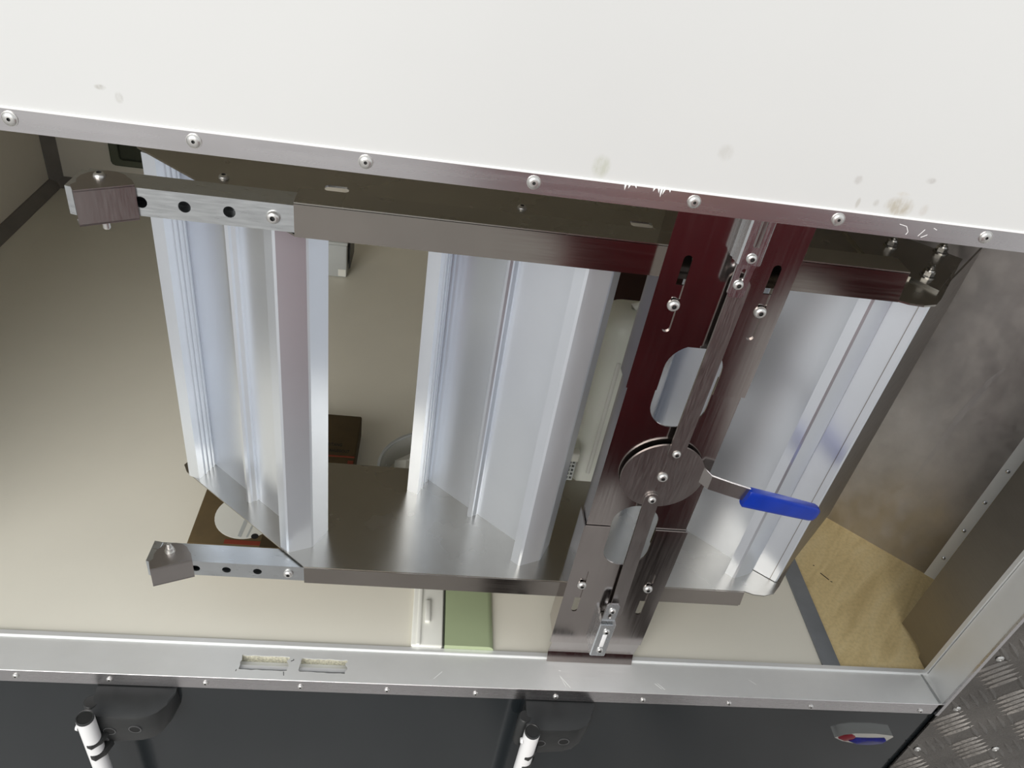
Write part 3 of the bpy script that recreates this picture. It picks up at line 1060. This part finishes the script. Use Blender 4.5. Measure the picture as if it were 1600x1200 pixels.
# ================================================================== things inside the locker
# flat carton lying on the floor, printed on top
CH = 0.055
cb = root('cardboard_box', (-0.23, 0.40, 0), 'flat brown cardboard carton with black lettering lying on the floor behind the steps', 'cardboard box')
box('carton_body', -0.3540, -0.1030, 0.205, 0.5650, 0.0, CH, 'carton', cb, 0.003)
box('tape_flap', -0.2360, -0.2060, 0.206, 0.5645, CH, CH + .0006, 'carton_dark', cb)
box('orange_band', -0.3520, -0.1040, 0.4385, 0.4425, CH, CH + .0005, 'print_orange', cb)
box('orange_block', -0.1800, -0.1580, 0.4180, 0.4320, CH, CH + .0005, 'print_orange', cb)
box('orange_block', -0.1160, -0.1050, 0.4160, 0.4300, CH, CH + .0005, 'print_orange', cb)
box('orange_block', -0.2950, -0.1990, 0.2090, 0.2180, CH, CH + .0005, 'print_orange', cb)


def text(name, body, size, loc, mat, parent, ext=0.0002, sx=0.68):
    cu = bpy.data.curves.new(name, 'FONT')
    cu.body = body
    cu.size = size
    cu.extrude = ext
    tmp = bpy.data.objects.new(name, cu)
    col.objects.link(tmp)
    dg = bpy.context.evaluated_depsgraph_get()
    me = bpy.data.meshes.new_from_object(tmp.evaluated_get(dg))
    bpy.data.objects.remove(tmp)
    bpy.data.curves.remove(cu)
    me.transform(Matrix.Diagonal((sx, 1, 1, 1)))
    me.materials.clear()
    return mesh_obj(name, me, mat, parent, Vector(loc))


text('lettering', 'LEITANG', 0.0115, (-0.1630, 0.4690, CH + .0002), 'print_black', cb)
text('lettering', 'STAHLEGOUT', 0.0110, (-0.1630, 0.4520, CH + .0002), 'print_black', cb)
lathe('print_ring', [(0.0110, 0), (0.0110, .0004), (0.0075, .0004), (0.0075, 0)], 'print_black', cb, (-0.1790, 0.468, CH), 'z', 24)
# printed white round motif with grey bars
mot = lathe('printed_motif', [(0, .0006), (.052, .0006), (.052, 0)], 'white_plastic', cb, (-0.2720, 0.2730, CH), 'z', 40)
prism('motif_bar', [(-0.276, 0.226), (-0.270, 0.224), (-0.262, 0.300), (-0.270, 0.300)], CH + .0006, CH + .0009, PLAN, 'grey_box', mot)
prism('motif_bar', [(-0.262, 0.224), (-0.259, 0.225), (-0.248, 0.300), (-0.252, 0.300)], CH + .0006, CH + .0009, PLAN, 'grey_box', mot)
lathe('motif_spot', [(0, .0004), (.006, .0004), (.006, 0)], 'print_black', mot, (-0.248, 0.228, CH + .0006), 'z', 16)

# clear round tub behind the middle step
tub = root('clear_tub', (0.045, 0.50, 0), 'round clear plastic tub behind the middle step', 'plastic tub')
lathe('tub_wall', [(.098, 0), (.104, .050), (.1070, .050), (.1070, .047), (.101, 0)], 'clear', tub, (0.050, 0.430, 0.0), 'z', 48)
lathe('tub_rim', [(.1040, .048), (.1090, .048), (.1090, .053), (.1040, .053), (.1040, .048)], 'grey_box', tub, (0.050, 0.430, 0.0), 'z', 48)
lathe('tub_insert', [(0, .004), (.070, .004), (.085, .030), (.060, .044), (.030, .036), (0, .034)], 'white_plastic', tub, (0.050, 0.430, 0.0), 'z', 7, smooth=False)

# translucent jerrycan
jc = root('jerrycan', (0.405, 0.54, 0), 'tall translucent white jerrycan standing between step and lock plate', 'canister')
bm = bmesh.new()
jx0, jx1, jy0, jy1, jh = 0.330, 0.475, 0.450, 0.560, 0.415
bm_box(bm, jx0, jx1, jy0, jy1, 0.0, jh)
bmesh.ops.bevel(bm, geom=list(bm.edges), offset=0.036, segments=6, affect='EDGES', profile=0.5)
from_bm('can_body', bm, 'jug', jc, smooth=True, angle=60)
tube_path('carry_handle', [(0.375, 0.505, jh - .012), (0.380, 0.505, jh + .004), (0.395, 0.505, jh + .010), (0.425, 0.505, jh + .010), (0.440, 0.505, jh + .004), (0.445, 0.505, jh - .012)], 0.008, 'jug', jc)
for k in range(3):
    box('moulded_rib', 0.360 + .032 * k, 0.368 + .032 * k, 0.4475, 0.4520, 0.05, 0.33, 'jug', jc, 0.002)
lathe('cap', [(0, .02), (.018, .02), (.02, .018), (.02, 0)], 'grey_box', jc, (0.455, 0.480, jh - .012), 'z', 20)

dc = root('dark_carton', (0.52, 0.88, 0), 'dark reddish brown carton standing behind the jerrycan', 'cardboard box')
M['carton_red'] = plain('dark_red_carton', (0.035, 0.010, 0.005), 0.8, 0.1, 20)
box('carton_body', 0.385, 0.640, 0.80, 0.96, 0.0, 0.36, 'carton_red', dc, 0.003)
box('carton_flap', 0.385, 0.640, 0.799, 0.885, 0.36, 0.3625, 'carton_red', dc)

# small slotted grid leaning beside the can
gr = root('slotted_grid', (0.335, 0.455, 0), 'grey slotted plastic grid beside the jerrycan', 'grid')
for k in range(9):
    box('grid_bar', 0.296, 0.3285, 0.4300, 0.4345, 0.004 + k * .0105, 0.0085 + k * .0105, 'grey_box', gr)
for x in (0.296, 0.304, 0.312, 0.320, 0.327):
    box('grid_post', x, x + .0022, 0.4295, 0.4350, 0.0, 0.100, 'grey_box', gr)
box('grid_backing', 0.294, 0.330, 0.437, 0.440, 0.0, 0.100, 'black_plastic', gr)
box('grid_cap', 0.290, 0.332, 0.425, 0.446, 0.100, 0.122, 'white_plastic', gr, 0.003)

# far small box on the floor
fb = root('storage_box', (-0.27, 1.26, 0), 'small light grey box on the cream floor behind the upper rail', 'box')
box('box_body', -0.335, -0.2130, 1.210, 1.330, 0.0, 0.098, 'grey_box', fb, 0.004)
box('box_lid', -0.337, -0.2110, 1.208, 1.332, 0.098, 0.108, 'grey_box', fb, 0.003)
box('torn_label', -0.2360, -0.2150, 1.2090, 1.2098, 0.005, 0.026, 'white_plastic', fb)
box('side_shadow_gap', -0.2095, -0.2060, 1.23, 1.33, 0.02, 0.095, 'black_plastic', fb)

# framed hatch on the back wall
ht = root('wall_hatch', (-0.86, 1.59, 0.2), 'olive framed hatch on the back wall at the upper left', 'hatch')
bm = bmesh.new()
bm_box(bm, -0.945, -0.60, 1.572, 1.590, 0.085, 0.42, 0.012)
from_bm('hatch_frame', bm, 'olive', ht, smooth=True, angle=40)
bm = bmesh.new()
bm_box(bm, -0.915, -0.63, 1.566, 1.574, 0.110, 0.395, 0.010)
from_bm('hatch_pane', bm, 'olive_dark', ht, smooth=True, angle=40)

# white case and green box in front on the floor
wc = root('white_case', (0.06, 0.2, 0), 'glossy white plastic case with a clip beside the green box', 'case')
box('case_body', 0.0300, 0.0815, 0.0625, 0.36, 0.0, 0.0080, 'white_plastic', wc, 0.003)
box('case_ridge', 0.0380, 0.0455, 0.0625, 0.36, 0.006, 0.0115, 'white_plastic', wc, 0.0025)
box('clip', 0.0500, 0.0600, 0.105, 0.150, 0.007, 0.0135, 'white_plastic', wc, 0.003)
gb = root('green_box', (0.12, 0.2, 0), 'pale green plastic box on the floor behind the sill', 'box')
bm = bmesh.new()
bm_box(bm, 0.0845, 0.1655, 0.0625, 0.36, 0.0, 0.012)
es = [e for e in bm.edges if all(v.co.z > .01 for v in e.verts) and all(v.co.x > .15 for v in e.verts)]
bmesh.ops.bevel(bm, geom=es, offset=0.010, segments=5, affect='EDGES', profile=0.5)
from_bm('box_body', bm, 'green', gb, smooth=True, angle=40)
box('seam_strip', 0.0825, 0.0838, 0.0625, 0.36, 0.0, 0.0100, 'olive_dark', gb)

# ================================================================== things below the opening
def carrier_bracket(x0, label):
    """black plastic holder screwed under the sill; white tube hangs at its left end"""
    rt = root('carrier_bracket', (x0 + .065, -0.001, -0.10), label, 'bracket', 'carrier brackets under the sill')
    prof = [(0.002, -0.034), (-0.004, -0.033), (-0.038, -0.040), (-0.046, -0.044), (-0.049, -0.052), (-0.050, -0.090), (-0.046, -0.118), (-0.034, -0.128), (0.002, -0.136)]
    bm = bmesh.new()
    xs = [0.010, 0.014, 0.026, 0.078, 0.094, 0.106, 0.116, 0.124]
    sc = [0.84, 0.95, 1.0, 1.0, 0.95, 0.82, 0.58, 0.20]
    rows = []
    for x, s_ in zip(xs, sc):
        rows.append([bm.verts.new((x0 + x, 0.002 + (y - 0.002) * s_, -0.034 + (z + 0.034) * (0.50 + 0.50 * s_) * (1.0 - 1.9 * max(x - .014, 0)))) for y, z in prof])
    for a, b_ in zip(rows, rows[1:]):
        for k in range(len(prof) - 1):
            bm.faces.new((a[k], a[k + 1], b_[k + 1], b_[k]))
    bm.faces.new(rows[0])
    bm.faces.new(rows[-1][::-1])
    body = from_bm('bracket_body', bm, 'black_plastic', rt, smooth=True, angle=24)
    for hx, hz in ((0.0365, -0.0765), (0.0740, -0.0690)):
        lathe('hole', [(.0092, -.002), (.0092, .0012), (.0078, .0012)], 'rim_plastic', body, (x0 + hx, -0.0495, hz), '-y', 20)
        lathe('hole_pit', [(.0080, .0009), (0, .0009)], 'black_void', body, (x0 + hx, -0.0495, hz), '-y', 20)  # flat black disc stands for the dark inside of the hole
    lathe('plug', [(.0085, -.004), (.0085, .0010), (.0072, .0016), (0, .0013)], 'rim_plastic', body, (x0 + .0225, -0.0475, -0.1060), '-y', 20)
    # rounded column behind the tube and two claws that grip it
    lathe('column', [(.0110, -.070), (.0110, 0), (.0095, .002), (0, .002)], 'black_plastic', body, (x0 + .0085, -0.026, -0.040), 'z', 24)
    for z0, z1 in ((-0.088, -0.078), (-0.122, -0.108)):
        prism('claw', [(x0 + .010, -0.0715), (x0 + .018, -0.0745), (x0 + .030, -0.064), (x0 + .036, -0.046), (x0 + .022, -0.046)], z0, z1, PLAN, 'black_plastic', body, bevel=0.0015)
    tb = lathe('white_tube', [(.0125, -.62), (.0125, 0), (.0115, .001)], 'white_paint', rt, (x0 + .0150, -0.0600, -0.0240), 'z', 24)
    lathe('tube_cap', [(.0124, -.004), (.0124, .0018), (.0108, .0026), (.0100, .0014), (0, .0014)], 'black_plastic', tb, (x0 + .0150, -0.0600, -0.0230), 'z', 24)
    lathe('screw', [(0, .004), (.004, .0035), (.005, 0)], 'white_paint', tb, (x0 + .0028, -0.0620, -0.046), '-x', 14)
    return rt


carrier_bracket(-0.444, 'black plastic carrier bracket with white tube, leftmost under the sill')
carrier_bracket(0.212, 'black plastic carrier bracket with white tube, below the lock plate')

# marker light
ml = root('marker_light', (0.835, 0.0, -0.10), 'small chrome marker light with red and blue lenses on dark panel', 'light')
pl = [(0.7850, -0.1081), (0.7980, -0.0979), (0.8180, -0.0919), (0.8560, -0.0911), (0.8900, -0.0962), (0.8930, -0.1004), (0.8840, -0.1191), (0.8640, -0.1259), (0.8310, -0.1259), (0.8040, -0.1191)]
bm = bmesh.new()
bm_prism(bm, pl, 0.003, -0.003, FRONT)
top = [f for f in bm.faces if all(abs(v.co.y + .003) < 1e-6 for v in f.verts)]
bmesh.ops.inset_region(bm, faces=top, thickness=0.0035, depth=0.0)
for f in [f for f in bm.faces if all(abs(v.co.y + .003) < 1e-6 for v in f.verts) and len(f.verts) > 6]:
    for v in f.verts:
        v.co.y -= 0.005
from_bm('chrome_housing', bm, 'chrome', ml, smooth=True, angle=25)
prism('red_lens', [(0.7910, -0.1081), (0.8010, -0.1000), (0.8140, -0.0970), (0.8220, -0.1021), (0.8180, -0.1149), (0.8070, -0.1166)], -0.0060, -0.0100, FRONT, 'red_lens', ml, bevel=0.0010)
prism('blue_lens', [(0.8120, -0.1140), (0.8240, -0.1085), (0.8510, -0.1098), (0.8800, -0.1064), (0.8840, -0.1106), (0.8800, -0.1200), (0.8620, -0.1255), (0.8340, -0.1255)], -0.0060, -0.0108, FRONT, 'blue_lens', ml, bevel=0.0014)

# ================================================================== person taking the picture (stands behind the camera, mirrored in the steel)
def make_person():
    J = {
        'pelvis': ((0.50, -0.62, 0.06), (0.290, 0.160)), 'belly': ((0.47, -0.61, 0.22), (0.310, 0.165)), 'chest': ((0.45, -0.605, 0.42), (0.320, 0.160)),
        'upper': ((0.46, -0.62, 0.56), (0.240, 0.110)), 'neck': ((0.45, -0.64, 0.67), (0.058, 0.058)), 'skull0': ((0.445, -0.63, 0.74), (0.070, 0.075)),
        'skull1': ((0.44, -0.62, 0.82), (0.078, 0.092)), 'skull2': ((0.44, -0.63, 0.895), (0.062, 0.075)),
        'shL': ((0.16, -0.64, 0.55), (0.115, 0.105)), 'elL': ((0.04, -0.80, 0.74), (0.068, 0.068)), 'wrL': ((0.03, -0.82, 1.00), (0.034, 0.031)), 'haL': ((0.010, -0.765, 1.06), (0.038, 0.018)),
        'shR': ((0.74, -0.62, 0.54), (0.125, 0.115)), 'elR': ((1.02, -0.60, 0.42), (0.115, 0.110)), 'wrR': ((0.88, -0.56, 0.20), (0.050, 0.048)), 'haR': ((0.80, -0.55, 0.14), (0.022, 0.038)),
        'hipL': ((0.36, -0.62, -0.05), (0.160, 0.140)), 'knL': ((0.33, -0.59, -0.38), (0.105, 0.100)), 'anL': ((0.30, -0.64, -0.76), (0.056, 0.056)), 'toL': ((0.28, -0.49, -0.815), (0.045, 0.030)),
        'hipR': ((0.64, -0.62, -0.05), (0.160, 0.140)), 'knR': ((0.68, -0.59, -0.38), (0.105, 0.100)), 'anR': ((0.72, -0.66, -0.76), (0.056, 0.056)), 'toR': ((0.75, -0.51, -0.815), (0.045, 0.030)),
    }
    E_ = [('pelvis', 'belly'), ('belly', 'chest'), ('chest', 'upper'), ('upper', 'neck'), ('neck', 'skull0'), ('skull0', 'skull1'), ('skull1', 'skull2'),
          ('upper', 'shL'), ('shL', 'elL'), ('elL', 'wrL'), ('wrL', 'haL'), ('upper', 'shR'), ('shR', 'elR'), ('elR', 'wrR'), ('wrR', 'haR'),
          ('pelvis', 'hipL'), ('hipL', 'knL'), ('knL', 'anL'), ('anL', 'toL'), ('pelvis', 'hipR'), ('hipR', 'knR'), ('knR', 'anR'), ('anR', 'toR')]
    # five fingers per hand
    for s_, base, dirs in (('L', Vector((0.010, -0.765, 1.06)), [((-.028, .012, .014), (-.030, .030, .028)), ((-.018, .014, .040), (-.022, .034, .062)), ((-.002, .014, .046), (-.006, .036, .072)), ((.014, .014, .042), (.010, .034, .064)), ((.028, .012, .032), (.026, .030, .050))]),
                           ('R', Vector((0.80, -0.55, 0.14)), [((.0, .030, -.010), (-.004, .044, -.036)), ((.0, .022, -.046), (-.010, .026, -.078)), ((.0, .006, -.050), (-.012, .008, -.086)), ((.0, -.010, -.046), (-.012, -.010, -.080)), ((.0, -.024, -.038), (-.010, -.026, -.064))])):
        for i, (a, b_) in enumerate(dirs):
            J[f'f{s_}{i}a'] = (tuple(base + Vector(a)), (0.0095, 0.0095))
            J[f'f{s_}{i}b'] = (tuple(base + Vector(b_)), (0.0080, 0.0080))
            E_ += [('ha' + s_, f'f{s_}{i}a'), (f'f{s_}{i}a', f'f{s_}{i}b')]
    names = list(J)
    idx = {n_: i for i, n_ in enumerate(names)}
    me = bpy.data.meshes.new('person_skeleton')
    me.from_pydata([J[n_][0] for n_ in names], [(idx[a], idx[b_]) for a, b_ in E_], [])
    ob = bpy.data.objects.new('person_tmp', me)
    col.objects.link(ob)
    md = ob.modifiers.new('skin', 'SKIN')
    md.use_smooth_shade = True
    for i, n_ in enumerate(names):
        sv = me.skin_vertices[0].data[i]
        sv.radius = J[n_][1]
        sv.use_root = n_ == 'pelvis'
    ss = ob.modifiers.new('sub', 'SUBSURF')
    ss.levels = 2
    ss.render_levels = 2
    dg = bpy.context.evaluated_depsgraph_get()
    out = bpy.data.meshes.new_from_object(ob.evaluated_get(dg))
    bpy.data.objects.remove(ob)
    bpy.data.meshes.remove(me)
    out.name = 'person'
    out.materials.clear()
    for k in ('red_cloth', 'skin', 'hair', 'shoe', 'trousers'):
        out.materials.append(M[k])
    for p in out.polygons:
        c = p.center
        k = 0
        if c.z < -0.26:
            k = 4
        if c.z > 0.655 and abs(c.x - 0.445) < 0.14 and c.y > -0.76:
            k = 1
            if c.z > 0.86 or (c.z > 0.76 and c.y < -0.65):
                k = 2
        if (c - Vector((0.010, -0.765, 1.06))).length < 0.09 or (c - Vector((0.80, -0.55, 0.14))).length < 0.075:
            k = 1
        if c.z < -0.775:
            k = 3
        p.material_index = k
        p.use_smooth = True
    return mesh_obj('person', out, None)


person = make_person()
tag(person, 'person in dark red clothes holding a phone, mirrored in the steel', 'person')
nose_ = lathe('nose', [(0.0, .022), (.008, .014), (.014, -.012), (.010, -.02), (0, -.022)], 'skin', person, (0.44, -0.525, 0.795), 'z', 12)
for sx in (-.03, .03):
    lathe('eye', [(0, .011), (.007, .008), (.011, 0), (.007, -.008), (0, -.011)], 'white_plastic', person, (0.44 + sx, -0.541, 0.825), 'z', 12)
    lathe('ear', [(0, .028), (.009, .02), (.013, 0), (.009, -.02), (0, -.028)], 'skin', person, (0.44 + sx * 2.75, -0.625, 0.810), 'z', 12)
box('mouth', 0.418, 0.462, -0.538, -0.531, 0.754, 0.761, 'red_cloth', person, 0.002)
ph = root('phone', (0.0, -0.70, 1.08), 'black phone held up by the person in red', 'phone')
box('phone_body', -0.075, 0.075, -0.712, -0.704, 1.075, 1.150, 'black_plastic', ph, 0.003)
box('phone_screen', -0.071, 0.071, -0.7128, -0.7118, 1.079, 1.146, 'black_void', ph)
